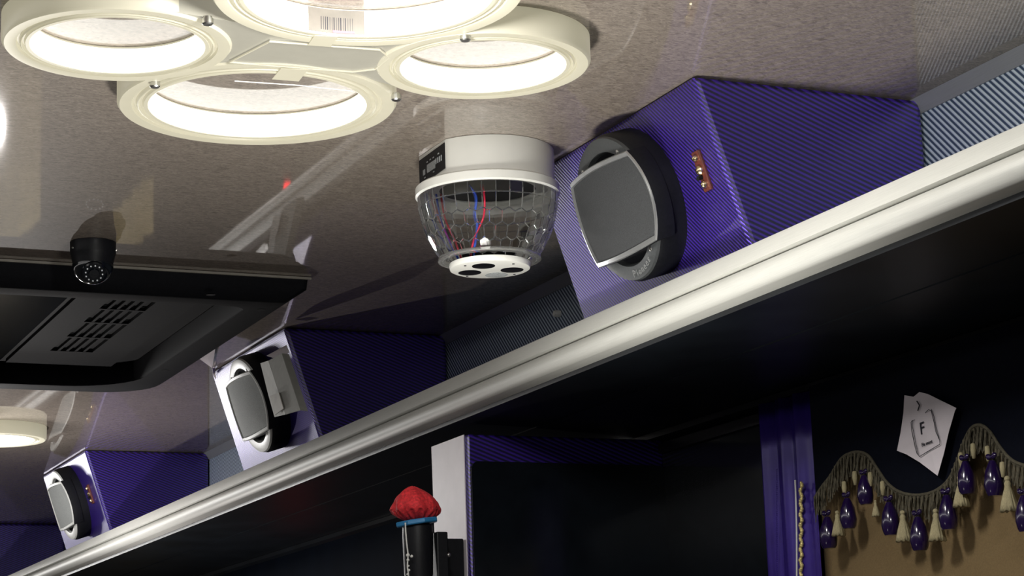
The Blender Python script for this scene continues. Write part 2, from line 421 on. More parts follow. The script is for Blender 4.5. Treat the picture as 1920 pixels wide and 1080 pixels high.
# ------------------------------------------------------------------ speaker boxes
K = .327                                   # how far the front leans per metre of drop
FX = 1.161
Vv = Vector((-.311, 0, .951)); Uv = Vector((0, 1, 0)); Nv = Vector((-.951, 0, -.311))
def face_pt(y, d, n=0):                    # d: distance down the front from the ceiling edge
    return Vector((FX, y, HC))-Vv*d+Nv*n
def make_box(y0, ln, label, pale, sy, terminal=True, ty=None):
    T = thing('loudspeaker', (1.33, y0+ln/2, .50), label, 'speaker', 'speaker boxes on the rack')
    b = B()
    q = lambda y: [(FX, y, HC-.001), (1.474, y, HC-.001), (1.474, y, .5005), (FX+K*.2495, y, .5005)]
    hexa(b, q(y0), q(y0+ln))
    obj('cabinet', b, 'purple_film', T, bevel=.006)
    cc = face_pt(sy, .105)
    R = .093
    ring, cloth, frame = ('pale_plastic', 'pale_cloth', 'pale_plastic') if pale else ('grey_plastic', 'speaker_cloth', 'satin_chrome')
    # thick round body and the flat front ring
    b = B(); lathe(b, cc, [(R, -.002), (R, .030), (R-.003, .0365), (R-.010, .0370), (R-.010, -.002)], 72, Nv, Uv, closed=True)
    bd = obj('mounting_body', b, 'black_plastic', T, smooth='auto')
    b = B(); lathe(b, cc, [(R-.0025, .0365), (R-.004, .0400), (R-.011, .0412), (R-.021, .0400), (R-.024, .0340), (R-.010, .0340)], 72, Nv, Uv, closed=True)
    rg = obj('front_ring', b, ring, T, smooth='auto', label='pale grey front ring' if pale else 'grey front ring')
    b = B(); lathe(b, cc, [(R-.023, .0350), (R-.032, .027), (.030, .012), (.022, .013), (0, .017)], 56, Nv, Uv)
    obj('cone', b, 'black_plastic', T, smooth='auto')
    for a in (52, 128, 232, 322):
        t = math.radians(a); p = cc+Uv*math.cos(t)*(R-.015)+Vv*math.sin(t)*(R-.015)+Nv*.0400
        b = B(); lathe(b, p, [(0, 0), (.0035, 0), (.003, .0015), (.0012, .0022), (0, .0022)], 12, Nv)
        obj('screw', b, 'steel', rg, smooth='auto')
    # raised grille: strip of the disc between two chords, domed cloth inside a frame
    hw, Rg = .0565, .0955
    def outline(hw, Rg, n=14):
        t0 = math.asin(hw/Rg); o = []
        for i in range(n+1):
            t = -t0+2*t0*i/n; o.append((Rg*math.cos(t), Rg*math.sin(t)))
        m = n
        xe = Rg*math.cos(t0)
        for i in range(1, m):
            s = i/m; o.append((xe*(1-2*s), hw+.0035*math.sin(PI*s)))
        for i in range(n+1):
            t = PI-t0+2*t0*i/n; o.append((Rg*math.cos(t), Rg*math.sin(t)))
        for i in range(1, m):
            s = i/m; o.append((-xe*(1-2*s), -hw-.0035*math.sin(PI*s)))
        return o
    crown = lambda u, v: .011*(1-(u/.0955)**2)
    def ringv(bm, o, h, cr=1): return [bm.verts.new(cc+Uv*u+Vv*v+Nv*(h+cr*crown(u, v))) for u, v in o]
    b = B(); o1 = outline(hw, Rg); o2 = outline(hw-.0072, Rg-.0034)
    L_ = [ringv(b, o1, .020, 0), ringv(b, o1, .0415), ringv(b, outline(hw-.0015, Rg-.001), .0435), ringv(b, outline(hw-.0062, Rg-.0028), .0435), ringv(b, o2, .0410), ringv(b, o2, .034, 0)]
    m = len(o1)
    for k_, (A, C) in enumerate(zip(L_, L_[1:]+L_[:1])):
        for i in range(m): b.faces.new((A[i], A[(i+1) % m], C[(i+1) % m], C[i])).material_index = 1 if k_ == 0 else 0
    fr = obj('grille_frame', b, [frame, 'black_plastic'], T, smooth='auto', label='pale plastic grille frame' if pale else 'satin silver grille frame')
    b = B(); prev = None
    for s in (1, .8, .6, .4, .2):
        o = outline((hw-.0074)*s, (Rg-.0036)*s)
        rv = [b.verts.new(cc+Uv*u+Vv*v+Nv*(.0403+crown(u, v)+.004*(1-s*s))) for u, v in o]
        if prev:
            for i in range(m): b.faces.new((prev[i], prev[(i+1) % m], rv[(i+1) % m], rv[i]))
        prev = rv
    b.faces.new(prev)
    obj('grille_cloth', b, cloth, T, smooth=True, label='light grey grille cloth' if pale else 'charcoal grille cloth')
    if not pale:
        # lettering moulded on the lower arc of the ring
        word = 'Pioneer'
        for i, ch in enumerate(word):
            th = math.radians(258+(3-i)*5.4)
            p = cc+Uv*math.cos(th)*(R-.0125)+Vv*math.sin(th)*(R-.0115)+Nv*.0415
            ey = -(Uv*math.cos(th)+Vv*math.sin(th))
            ex = ey.cross(Nv)
            text('letter', ch, .0125, 'satin_chrome', rg, p, ex, ey, .0006)
    if terminal:
        ty = ty or y0+.045
        a = face_pt(ty, .105)
        def fq(du, dv, n): return [a+Uv*u+Vv*v+Nv*n for u, v in ((-du, -dv), (du, -dv), (du, dv), (-du, dv))]
        b = B(); hexa(b, fq(.0085, .0245, -.001), fq(.0085, .0245, .004))
        tp = obj('terminal_plate', b, 'brown_wood', T, bevel=.0015, label='small brown terminal plate')
        for dv, r in ((.016, .0042), (.001, .0062), (-.016, .0045)):
            b = B(); lathe(b, a+Vv*dv, [(0, .004), (r, .004), (r, .0065), (r*.6, .009), (0, .0098)], 16, Nv)
            obj('terminal_screw', b, 'brass', tp, smooth='auto', label='brass screw')
        b = B(); lathe(b, a+Vv*-.007+Uv*.002, [(0, .004), (.0028, .004), (.0028, .010), (0, .011)], 12, Nv)
        obj('terminal_post', b, 'black_plastic', tp, smooth='auto')
    return T
make_box(2.053, .445, 'nearest purple ribbed speaker box on the rack, round black speaker with silver grille edges', False, 2.25, ty=2.098)
make_box(3.580, .470, 'middle purple speaker box with a pale speaker, grey card wedged at its side', True, 3.775, terminal=False)
make_box(5.165, .500, 'third purple speaker box at lower left, pale speaker and brown terminal plate', True, 5.385, ty=5.235)
make_box(6.830, .470, 'farthest purple speaker box, only its side showing in the bottom left corner', True, 7.06, terminal=False)

# folded card wedged beside the middle speaker
T = thing('folded_card', AX((540, 775), 1.13), 'folded grey card wedged against the side of the middle speaker', 'card')
xa, xf = 1.128, 1.117
f1 = [AX((489, 681), xa), AX((504, 676), xf), AX((523, 735), xf), AX((536, 777), xf), AX((515.5, 782), xa), AX((504, 741), xa)]
b = B(); vs = [b.verts.new(p) for p in f1]; b.faces.new((vs[0], vs[1], vs[2], vs[5])); b.faces.new((vs[5], vs[2], vs[3], vs[4]))
obj('card_flap', b, 'card', T, solid=.0016)
b = B(); f2 = [AX((504.5, 676), xf), AX((529, 663), 1.122), AX((564, 769), 1.122), AX((536.5, 777), xf)]
b.faces.new([b.verts.new(p) for p in f2]); obj('card_face', b, 'card', T, solid=.0016)
b = B(); p1, p2 = AX((529, 663), 1.122), AX((564, 769), 1.122)
b.faces.new([b.verts.new(p) for p in (p1, p1+Vector((.012, 0, -.001)), p2+Vector((.012, 0, -.001)), p2)])
obj('card_side', b, 'card', T, solid=.0016)
b = B(); prism(b, [AX((508, 742), 1.1145), AX((524, 736), 1.1145), AX((533, 766), 1.1145), AX((517, 778), 1.1145)], (-.0015, 0, 0))
obj('tape_strip', b, 'hatch_trim', T)
# torn film scraps at the top corners of that box
def scrap(name, pts, label):
    b = B(); vs = [b.verts.new(p) for p in pts]; c_ = b.verts.new(sum((Vector(p) for p in pts), Vector())/len(pts)+Vector((-.003, -.002, -.001)))
    for i in range(len(vs)): b.faces.new((vs[i], vs[(i+1) % len(vs)], c_))
    return tag(obj(name, b, 'paper', None, loc=tuple(pts[0]), solid=.0006), label, 'scrap')
scrap('film_scrap', [AZ((373, 672), .7488), AZ((404, 652), .7440), AZ((398, 690), .7400)], 'small torn pale film flap hanging at the ceiling, left of the middle speaker box')
scrap('film_scrap', [AY((500, 667), 3.60), AY((537, 647), 3.576), AY((543, 661), 3.572), AY((515, 672), 3.585)], 'torn pale tape flap above the folded card on the middle speaker box')
b = B(); vs = [AZ((398, 690), .7395), AX((403, 690), 1.158), AX((405, 712), 1.165), AX((400, 704), 1.160)]
b.faces.new([b.verts.new(p) for p in vs]); tag(obj('film_scrap', b, 'paper', None, loc=tuple(vs[0]), solid=.0005), 'thin curled film strip at the top left corner of the middle speaker box', 'scrap')

# ------------------------------------------------------------------ party light
PC = Vector((1.062, 2.427, 0)); tw = Vector((-.401, -.916, 0)); rt = Vector((.916, -.401, 0))
P = thing('party_light', (PC.x, PC.y, HC-.0005), 'white domed party light with clear faceted bowl hanging from the ceiling', 'light')
Rb = .087
P1 = rt*-.0505+tw*.0708; P2 = rt*-.0868+tw*-.008
def base_poly(s, n=64):
    out = []
    a1 = math.atan2(P1.y, P1.x); a2 = math.atan2(P2.y, P2.x)
    # go the long way round from P1 to P2, then the chord
    d = (a1-a2) % (2*PI)
    if d > PI: rng = [(a1+(2*PI-d)*i/n) for i in range(n+1)]
    else: rng = [(a1-(2*PI-((a1-a2) % (2*PI)))*-1*i/n) for i in range(n+1)]
    for t in rng: out.append(Vector((math.cos(t), math.sin(t), 0))*Rb*s)
    return out
bp_ = base_poly(1)
# make sure the long way was taken: the arc must not pass through the chord side
mid = bp_[len(bp_)//2]
if (mid.normalized()-((P1+P2)/2).normalized()).length < .5:
    a1 = math.atan2(P1.y, P1.x); a2 = math.atan2(P2.y, P2.x); d = (a2-a1) % (2*PI)
    if d < PI: rng = [a1-(2*PI-d)*i/64 for i in range(65)]
    else: rng = [a1+d*i/64 for i in range(65)]
    bp_ = [Vector((math.cos(t), math.sin(t), 0))*Rb for t in rng]
b = B(); rows = []
for s, z in ((1.0, HC-.0005), (1.0, .7065), (1.012, .7045), (1.03, .7040)):
    rows.append([b.verts.new(PC+p*s+Vector((0, 0, z))) for p in bp_])
m = len(bp_)
for A, C in zip(rows, rows[1:]):
    for i in range(m): b.faces.new((A[i], A[(i+1) % m], C[(i+1) % m], C[i]))
b.faces.new(rows[0][::-1])
obj('housing', b, 'white_plastic', P, smooth='auto')
b = B(); lathe(b, (PC.x, PC.y, 0), [(.082, .7055), (.0895, .7050), (.0925, .7025), (.0928, .6925), (.0905, .6905), (.086, .6905), (.084, .7005), (.078, .7010)], 96, closed=True)
obj('rim', b, 'white_plastic', P, smooth='auto')
# black control panel on the flat facet
e = (P2-P1).normalized(); nrm = Vector((e.y, -e.x, 0));
if nrm.dot((P1+P2)/2) < 0: nrm = -nrm
a, c_ = P1+e*.0015+nrm*.0006, P2-e*.0025+nrm*.0006
def pan(s, t, n=0): return PC+a+(c_-a)*s+nrm*n+Vector((0, 0, .7095+(.7455-.7095)*t))
b = B(); hexa(b, [pan(0, .08), pan(1, 0), pan(1, .95), pan(0, 1)], [pan(0, .08, .0008), pan(1, 0, .0008), pan(1, .95, .0008), pan(0, 1, .0008)])
cp = obj('control_panel', b, 'black_plastic', P, label='black control panel with a pale display')
def mark(s0, s1, t0, t1, mat, nm, n=.0009):
    b = B(); hexa(b, [pan(s0, t0, n), pan(s1, t0, n), pan(s1, t1, n), pan(s0, t1, n)], [pan(s0, t0, n+.0004), pan(s1, t0, n+.0004), pan(s1, t1, n+.0004), pan(s0, t1, n+.0004)])
    return obj(nm, b, mat, cp)
mark(.36, .68, .30, .60, 'panel_grey', 'display')
mark(.76, .84, .30, .50, 'panel_grey', 'button')
for s in (.10, .17, .24, .31):
    mark(s, s+.035, .42, .62, 'panel_grey', 'button')
for s, t in ((.2, .72), (.4, .70), (.52, .70), (.64, .68), (.4, .18), (.75, .17)):
    mark(s, s+.05, t, t+.04, 'panel_grey', 'button')
# faceted clear bowl: a row of panes, then staggered hexagon cells
bz = [(.0895, .6925), (.0890, .678), (.0865, .664), (.0830, .652), (.0785, .640), (.0730, .6285), (.0665, .6175), (.0595, .6085)]
def rz(z):
    for (r0, z0), (r1, z1) in zip(bz, bz[1:]):
        if z1 <= z <= z0: return r1+(r0-r1)*(z-z1)/(z0-z1)
    return bz[-1][0] if z < bz[-1][1] else bz[0][0]
NF = 32
b = B(); cache = {}
def cv_(j, z):
    z = max(z, .6086); j = j % NF; k = (round(j*2), round(z*1e5))
    if k not in cache:
        r = rz(z); t = 2*PI*j/NF; cache[k] = b.verts.new(PC+Vector((r*math.cos(t), r*math.sin(t), z)))
    return cache[k]
def facet(co):
    vs = []
    for v in (cv_(*c) for c in co):
        if v not in vs: vs.append(v)
    if len(vs) < 3: return
    cen = sum((v.co for v in vs), Vector())/len(vs)
    nn = (cen-PC); nn.z = 0; nn.normalize(); sl = (rz(cen.z+.004)-rz(cen.z-.004))/.008
    nn = (nn-Vector((0, 0, sl))).normalized()
    inner = []
    for v in vs:
        q = cen+(v.co-cen)*.93; q -= nn*(q-cen).dot(nn); inner.append(b.verts.new(q+nn*.0011))
    k = len(vs)
    for i in range(k): b.faces.new((vs[i], vs[(i+1) % k], inner[(i+1) % k], inner[i])).material_index = 1
    b.faces.new(inner)
h_, v_ = .0042, .0128
for i in range(NF): facet([(i-.5, .6925), (i+.5, .6925), (i+.5, .676), (i-.5, .676)])
zt_ = .676; first = True; row = 0
while zt_ > .610:
    sh = .5 if row % 2 else 0; zb_ = zt_-(.019 if first else v_)
    for i in range(NF):
        j = i+sh
        if zb_-h_ <= .6088: bot_ = [(j+.5, .6086), (j-.5, .6086)]
        else: bot_ = [(j+.5, zb_), (j, zb_-h_), (j-.5, zb_)]
        top_ = [(j-.5, zt_), (j+.5, zt_)] if first else [(j-.5, zt_), (j, zt_+h_), (j+.5, zt_)]
        facet(top_+bot_)
    zt_ = zb_-h_; first = False; row += 1
obj('faceted_bowl', b, ['clear_plastic', 'clear_edge'], P)
b = B(); lathe(b, (PC.x, PC.y, 0), [(.0655, .6110), (.0660, .6075), (.0560, .6065), (.0520, .6085), (.0560, .6110)], 72, closed=True)
obj('bowl_lip', b, 'clear_edge', P, smooth='auto')
# bottom plate with four round openings
b = B(); bot, top = .5955, .6045
def circle(c, r, n, z): return [b.verts.new(PC+c+Vector((r*math.cos(2*PI*i/n), r*math.sin(2*PI*i/n), z))) for i in range(n)]
lathe(b, (PC.x, PC.y, 0), [(.0480, top), (.0515, .6035), (.0520, .6005), (.0510, .5965), (.0490, bot), (0, bot), (0, top)], 64)
pl = obj('base_plate', b, 'white_plastic', P, smooth='auto', label='round white bottom plate with lens openings')
for (u, v) in ((-.008, .024), (.028, -.004), (-.026, -.012), (.008, -.030)):
    c_ = PC+rt*u+tw*v+Vector((0, 0, bot-.0002))
    r = .0135
    b = B(); lathe(b, c_, [(0, -.0005), (r, -.0005), (r+.0012, -.0002), (r+.0012, .001), (0, .001)], 32)
    obj('lens_opening', b, 'hatch_dark' if v > -.02 else 'panel_grey', pl, smooth='auto')
for t in (20, 110, 200, 290):
    c_ = PC+Vector((.043*math.cos(math.radians(t)), .043*math.sin(math.radians(t)), bot-.0006))
    b = B(); lathe(b, c_, [(0, 0), (.0017, 0), (.0017, .001), (0, .001)], 10); obj('screw', b, 'ink', pl)
b = B(); lathe(b, (PC.x, PC.y, 0), [(.062, .7035), (.080, .7035), (.080, .7015), (.062, .6995)], 40, closed=True)
obj('reflector', b, 'white_plastic', P, smooth='auto')
b = B(); lathe(b, (PC.x, PC.y, 0), [(0, .7035), (.062, .7035), (.062, .7010), (0, .7000)], 40)
obj('driver_board', b, 'black_plastic', P, smooth='auto')
def LP(u, v, z): return PC+rt*u+tw*v+Vector((0, 0, z))
for nm, mt, pts in (('red_wire', 'wire_red', [LP(-.006, .03, .697), LP(-.004, .045, .678), LP(-.006, .04, .655), LP(-.018, .035, .630), LP(-.024, .03, .607)]),
                    ('blue_wire', 'wire_blue', [LP(-.020, .03, .697), LP(-.014, .042, .680), LP(-.016, .04, .660), LP(-.014, .038, .645), LP(-.020, .03, .607)]),
                    ('red_wire', 'wire_red', [LP(-.060, .0, .697), LP(-.055, .02, .66), LP(-.043, .02, .63), LP(-.036, .02, .607)]),
                    ('blue_wire', 'wire_blue', [LP(-.066, .0, .697), LP(-.060, .01, .66), LP(-.048, .02, .625), LP(-.040, .02, .607)])):
    obj(nm, tube(B(), smoothline(pts, 6), .0013, 8), mt, P, smooth=True, label=nm.replace('_', ' ')+' inside the bowl')

# ------------------------------------------------------------------ dome camera
D = thing('dome_camera', (.694, 3.044, HC-.0005), 'black dome security camera on the ceiling in front of the roof hatch', 'camera')
cx, cy = .694, 3.044
b = B(); lathe(b, (cx, cy, 0), [(0, HC-.0005), (.0335, HC-.0005), (.0335, .733), (.0325, .731), (.0305, .722), (.028, .712), (0, .712)], 48)
obj('housing', b, 'black_plastic', D, smooth='auto')
b = B(); prof = [(.0300*math.cos(t), .7165-.0295*math.sin(t)) for t in [i*PI/2/12 for i in range(13)]]; prof[-1] = (0, prof[-1][1])
lathe(b, (cx, cy, 0), [(0, .7165)]+prof, 40); obj('dome', b, 'black_gloss', D, smooth='auto')
ld = Vector((-.12, -.80, -.62)).normalized(); lc = Vector((cx, cy, .7165))+ld*.026
b = B(); lathe(b, lc, [(0, -.004), (.0175, -.004), (.0175, .003), (.0155, .0045), (.0075, .0035), (.0070, .0060), (0, .0060)], 40, ld); 
ln_ = obj('lens_ring', b, 'black_gloss', D, smooth='auto')
uu = Vector((1, 0, 0)); uu = (uu-ld*uu.dot(ld)).normalized(); vv = ld.cross(uu)
for k in range(12):
    t = 2*PI*k/12; p = lc+(uu*math.cos(t)+vv*math.sin(t))*.0122+ld*.0042
    b = B(); lathe(b, p, [(0, 0), (.0013, 0), (.0011, .0009), (0, .0012)], 8, ld); obj('infrared_led', b, 'led_glint', ln_)
for s in (-1, 1):
    b = B(); lathe(b, (cx+s*.0315, cy-.010, .738), [(0, 0), (.0018, 0), (.0014, .002), (0, .002)], 8, (s, -.4, 0)); obj('screw', b, 'steel', D)

# ------------------------------------------------------------------ roof hatch
H = thing('roof_hatch', (.55, 3.65, HC-.0005), 'dark plastic roof hatch surround with vent slats on the ceiling', 'hatch')
X0, X1, YN, YF = .02, 1.050, 3.195, 4.105
zf, zt = .709, HC-.0005
def rrect(x0, x1, y0, y1, rs, n=8):
    out = []
    cs = [((x1, y0), rs[0], -90), ((x1, y1), rs[1], 0), ((x0, y1), rs[2], 90), ((x0, y0), rs[3], 180)]
    for (cx_, cy_), r, a in cs:
        ccx = cx_-r if cx_ == x1 else cx_+r; ccy = cy_-r if cy_ == y1 else cy_+r
        for i in range(n+1):
            t = math.radians(a+90*i/n); out.append((ccx+r*math.cos(t), ccy+r*math.sin(t)))
    return out
b = B(); loops = []
def lp(pts, z): return [b.verts.new((x, y, z)) for x, y in pts]
oT = rrect(X0-.025, X1+.026, YN-.012, YF+.015, (.01, .06, .06, .01)); oM = rrect(X0-.025, X1+.024, YN-.010, YF+.013, (.01, .06, .06, .01))
oB = rrect(X0, X1-.006, YN+.004, YF-.004, (.012, .10, .10, .012)); oB2 = rrect(X0+.004, X1-.010, YN+.010, YF-.008, (.012, .10, .10, .012))
iB = rrect(.07, .992, 3.246, 4.040, (.03, .13, .13, .03)); iT = rrect(.076, .986, 3.252, 4.034, (.03, .13, .13, .03))
loops = [lp(oT, zt), lp(oM, .731), lp(oB, .711), lp(oB2, zf), lp(iB, zf), lp(iB, zf+.002)]
m = len(oT)
for A, C in zip(loops, loops[1:]):
    for i in range(m): b.faces.new((A[i], A[(i+1) % m], C[(i+1) % m], C[i]))
obj('frame', b, 'hatch_plastic', H, smooth='auto')
b = B(); A = lp(iB, zf+.002); C = lp(iT, .7465)
for i in range(m): b.faces.new((A[i], A[(i+1) % m], C[(i+1) % m], C[i]))
obj('recess_wall', b, 'hatch_dark', H, smooth='auto')
b = B(); box(b, (X0-.03, YN-.0155, .7455), (X1+.028, YN-.0115, .7492)); obj('front_trim', b, 'hatch_trim', H, label='pale strip along the near edge')
# inner panel with grille opening
gx0, gx1, gy0, gy1 = .800, .878, 3.36, 3.850
zp = .7400
b = B()
box(b, (gx1, 3.252, zp), (.945, 3.985, zp+.006)); box(b, (.745, 3.252, zp), (gx0, 3.985, zp+.006))
box(b, (gx0, 3.252, zp), (gx1, gy0, zp+.006)); box(b, (gx0, gy1, zp), (gx1, 3.985, zp+.006))
obj('inner_panel', b, 'hatch_plastic', H)
b = B(); box(b, (.078, 3.256, .7462), (.984, 4.03, .7484)); obj('recess_back', b, 'hatch_dark', H)
for k in range(1, 5):
    x = gx0+(gx1-gx0)*k/5
    b = B(); box(b, (x-.0026, gy0, zp+.0005), (x+.0026, gy1, zp+.0055)); obj('slat', b, 'hatch_plastic', H)
for y in (3.465, 3.580, 3.715):
    b = B(); box(b, (gx0, y-.0045, zp), (gx1, y+.0045, zp+.005)); obj('cross_bar', b, 'hatch_plastic', H)
b = B(); box(b, (.10, 3.262, zp), (.733, 3.965, zp+.006)); obj('access_panel', b, 'black_gloss', H, bevel=.003, label='glossy dark access panel')
for p in ((395, 553), (490, 581), (310, 695)):
    q = AZ(p, zf-.0004); b = B(); lathe(b, q, [(0, 0), (.0075, 0), (.0065, .0012), (0, .0012)], 16); obj('screw_cap', b, 'hatch_dark', H)

# ------------------------------------------------------------------ partition with screen
T = thing('partition_panel', (1.36, 2.91, -1.35), 'purple film covered partition under the rack, lamp sheen painted pale on its side, dark screen set in it', 'partition')
b = B(); hexa(b, [(1.2005, 2.855, -1.35), (1.529, 2.855, -1.35), (1.529, 2.92, -1.35), (1.2005, 2.92, -1.35)], [(1.2035, 2.855, .4515), (1.5285, 2.855, .4515), (1.5285, 2.990, .4515), (1.2035, 2.990, .4515)])
obj('body', b, 'purple_film', T, bevel=.004)
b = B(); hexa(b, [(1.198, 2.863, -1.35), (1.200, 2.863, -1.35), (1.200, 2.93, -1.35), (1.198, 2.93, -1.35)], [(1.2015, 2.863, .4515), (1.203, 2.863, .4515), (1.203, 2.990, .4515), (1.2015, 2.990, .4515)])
obj('side_sheen', b, 'pale_sheen', T, label='side facing the aisle, lamp sheen painted pale')
sc = rrect(1.207, 1.527, .0, .411, (.012,)*4)
b = B(); prism(b, [(x, 2.8545, z) for x, z in sc], (0, -.006, 0)); obj('screen', b, 'black_gloss', T, label='dark glossy screen')

# ------------------------------------------------------------------ microphone in wall holder
mx, my = 1.113, 2.83
T = thing('microphone', (mx, my, .12), 'black microphone with red gauze cover and blue ring, clipped to the partition', 'microphone')
b = B(); lathe(b, (mx, my, 0), [(0, .10), (.018, .10), (.0185, .235), (.0205, .245), (.0220, .30), (.0215, .313), (.016, .318), (0, .318)], 40)
obj('handle', b, 'black_plastic', T, smooth='auto')
b = B(); tl = Vector((-.13, 0, 1)).normalized()
lathe(b, Vector((mx-.001, my, .3185)), [(.012, -.0035), (.0300, -.0035), (.0315, -.002), (.0315, .002), (.0300, .0035), (.012, .0035)], 8, tl, closed=True)
obj('anti_roll_ring', b, 'blue_plastic', T, label='blue ring')
b = B(); bmesh.ops.create_icosphere(b, subdivisions=5, radius=1)
for v in b.verts:
    d = v.co.copy(); ang = math.atan2(d.y, d.x)
    r = 1+.07*math.sin(ang*3+1)*(1-abs(d.z))+.045*math.sin(ang*7+2)+.035*math.sin(d.x*9+d.z*7)*math.sin(d.y*8+1)
    r += .018*math.sin(d.x*31+d.z*12)*math.sin(d.y*29)*math.sin(d.z*27)
    z = d.z*.030*(1 if d.z > 0 else .62)
    s = .0345*r*(1-.16*max(0, d.z))
    if d.z < -.2: s *= 1-.22*(-d.z-.2); z += .0018*math.sin(ang*17)
    v.co = Vector((mx-.002+d.x*s-.003*d.z, my+d.y*s*.95, .338+z*1.02+(.002 if d.z > 0 else 0)*math.sin(ang*2)))
obj('gauze_cover', b, 'red_gauze', T, smooth=True, label='crumpled red gauze cover')
T = thing('microphone_holder', (1.165, my, .25), 'black microphone clip screwed to the pale side of the partition', 'holder')
b = B(); box(b, (1.136, 2.815, .235), (1.1535, 2.905, .304)); obj('clip_block', b, 'black_plastic', T, bevel=.002)
b = B(); box(b, (1.1535, 2.868, .238), (1.1995, 2.910, .300)); obj('mount_plate', b, 'black_plastic', T, bevel=.002)
b = B(); lathe(b, (1.1535, 2.8145, .271), [(0, 0), (.003, 0), (.002, .0015), (0, .002)], 10, (0, -1, 0)); obj('screw', b, 'steel', T)
T = thing('hanging_cord', (1.085, 2.80, .31), 'thin white knotted cord hanging down left of the black microphone', 'cord')
q = [AY(p, 2.80) for p in ((760, 980), (761, 1000), (763, 1022), (765, 1040), (764, 1062), (766, 1080), (768, 1120))]
obj('cord', tube(B(), smoothline(q, 5), .0011, 8), 'cord_white', T, smooth=True)
for p, r in (((765, 1041), .0028), ((772, 1043), .0022), ((765, 1050), .0022), ((766, 1061), .0016), ((767, 1069), .0019), ((764, 1077), .0015)):
    c_ = AY(p, 2.80); b = B(); bmesh.ops.create_icosphere(b, subdivisions=2, radius=r, matrix=Matrix.Translation(c_)); obj('knot', b, 'cord_white', T, smooth=True)

# ------------------------------------------------------------------ window, curtain, drape
b = B(); box(b, (1.5245, 2.50, -.35), (1.5295, 2.853, .43)); g = struct('window_1', b, 'black_gloss')
fr = B(); box(fr, (1.518, 2.485, -.37), (1.5295, 2.50, .45)); box(fr, (1.518, 2.50, .43), (1.5295, 2.853, .445)); obj('window_frame', fr, 'black_plastic', g)
def drape(name, y0, y1, z0, z1, x, amp, waves, mat, parent, ph=0, nz=16):
    b = B(); n = int(waves*16); R = []
    for i in range(n+1):
        y = y0+(y1-y0)*i/n; t = i/n*waves*2*PI+ph
        R.append([b.verts.new((x+amp*(math.sin(t)+.3*math.sin(2.3*t+.7*k/nz)), y+amp*.15*math.sin(3*k/nz+t), z0+(z1-z0)*k/nz)) for k in range(nz+1)])
    for A, C in zip(R, R[1:]):
        for k in range(nz): b.faces.new((A[k], A[k+1], C[k+1], C[k]))
    return obj(name, b, mat, parent, smooth=True, solid=.0012)
T = thing('purple_drape', (1.505, 2.455, -.6), 'shiny purple side drape with gold beaded braid, left of the beige curtain', 'curtain')
drape('cloth', 2.395, 2.525, -.6, .4515, 1.505, .0045, 3.0, 'purple_satin', T)
b = B(); q = [AX(p, 1.4975) for p in ((1491, 900), (1493, 960), (1494, 1020), (1494, 1100))]
obj('braid_edge', tube(B(), smoothline(q, 4), .0012, 6), 'cord_white', T)
b = B()
for k in range(64):
    p = AX((1502+1.5*math.sin(k*.9), 905+k*3.1), 1.496); bmesh.ops.create_icosphere(b, subdivisions=1, radius=.0022+.0011*math.sin(k*2.1)**2, matrix=Matrix.Translation(p))
o = obj('gold_beads', b, 'gold_braid', T, smooth=True, label='gold beaded braid'); o['kind'] = 'stuff'
b = B()
for k in range(60):
    p = AX((1456.5, 880+k*3.6), 1.4985); bmesh.ops.create_icosphere(b, subdivisions=1, radius=.0010, matrix=Matrix.Translation(p))
o = obj('edge_stitches', b, 'purple_satin', T, smooth=True); o['kind'] = 'stuff'
T = thing('curtain', (1.515, 2.15, -.6), 'plain beige window curtain below the tasselled valance', 'curtain')
drape('cloth', 1.70, 2.405, -.6, .44, 1.516, .0022, 2.2, 'beige_cloth', T, 1.0)

# valance with scalloped hem, fringe and tassels
VX = 1.492
hem_px = [(1532, 935), (1545, 915), (1562, 893), (1580, 864), (1597, 853), (1615, 850), (1632, 857), (1648, 880), (1665, 905), (1685, 922), (1710, 930), (1735, 930), (1760, 922), (1782, 903), (1797, 872), (1810, 835), (1825, 806), (1843, 800), (1860, 812), (1880, 842), (1900, 864), (1925, 875), (1960, 876), (2000, 850), (2040, 790), (2080, 760), (2140, 830), (2200, 850)]
hem = smoothline([AX(p, VX) for p in hem_px], 5)
V = thing('valance', (1.492, 2.1, .45), 'dark navy velvet valance with scalloped hem, fringe and tassels over the beige curtain', 'valance')
b = B(); up = [b.verts.new((VX, p.y, .4515)) for p in hem]; lo = [b.verts.new(p) for p in hem]
for i in range(len(hem)-1): b.faces.new((up[i], up[i+1], lo[i+1], lo[i]))
obj('cloth', b, 'velvet', V, solid=.003)
b = B()
hw_ = [p+Vector((-.0025, 0, .0015)) for p in hem]
for r_, dz in ((.0022, 0), (.0016, -.0035)):
    tube(b, [p+Vector((-.0005, 0, dz)) for p in hw_], r_, 6)
obj('braid', b, 'fringe_thread', V, smooth=True)
b = B(); N_ = 620
arc = [0]
for p, q in zip(hem, hem[1:]): arc.append(arc[-1]+(q-p).length)
def at_arc(s):
    for i in range(1, len(arc)):
        if arc[i] >= s: t = (s-arc[i-1])/(arc[i]-arc[i-1]); return hem[i-1].lerp(hem[i], t)
    return hem[-1]
for i in range(N_):
    p = at_arc(arc[-1]*i/N_); L_ = .023+.010*random.random()
    x = VX-.0035-.003*random.random(); y = p.y+random.uniform(-.001, .001)
    sw = random.uniform(-.003, .003); z = p.z
    k = 4; w_ = .0009
    vs = []
    for j in range(k+1):
        t = j/k; vs.append((Vector((x+.0012*math.sin(6*t+i), y+sw*t*t-w_, z-L_*t)), Vector((x+.0012*math.cos(5*t+i), y+sw*t*t+w_, z-L_*t))))
    V_ = [(b.verts.new(a_), b.verts.new(c_)) for a_, c_ in vs]
    for A, C in zip(V_, V_[1:]): b.faces.new((A[0], A[1], C[1], C[0]))
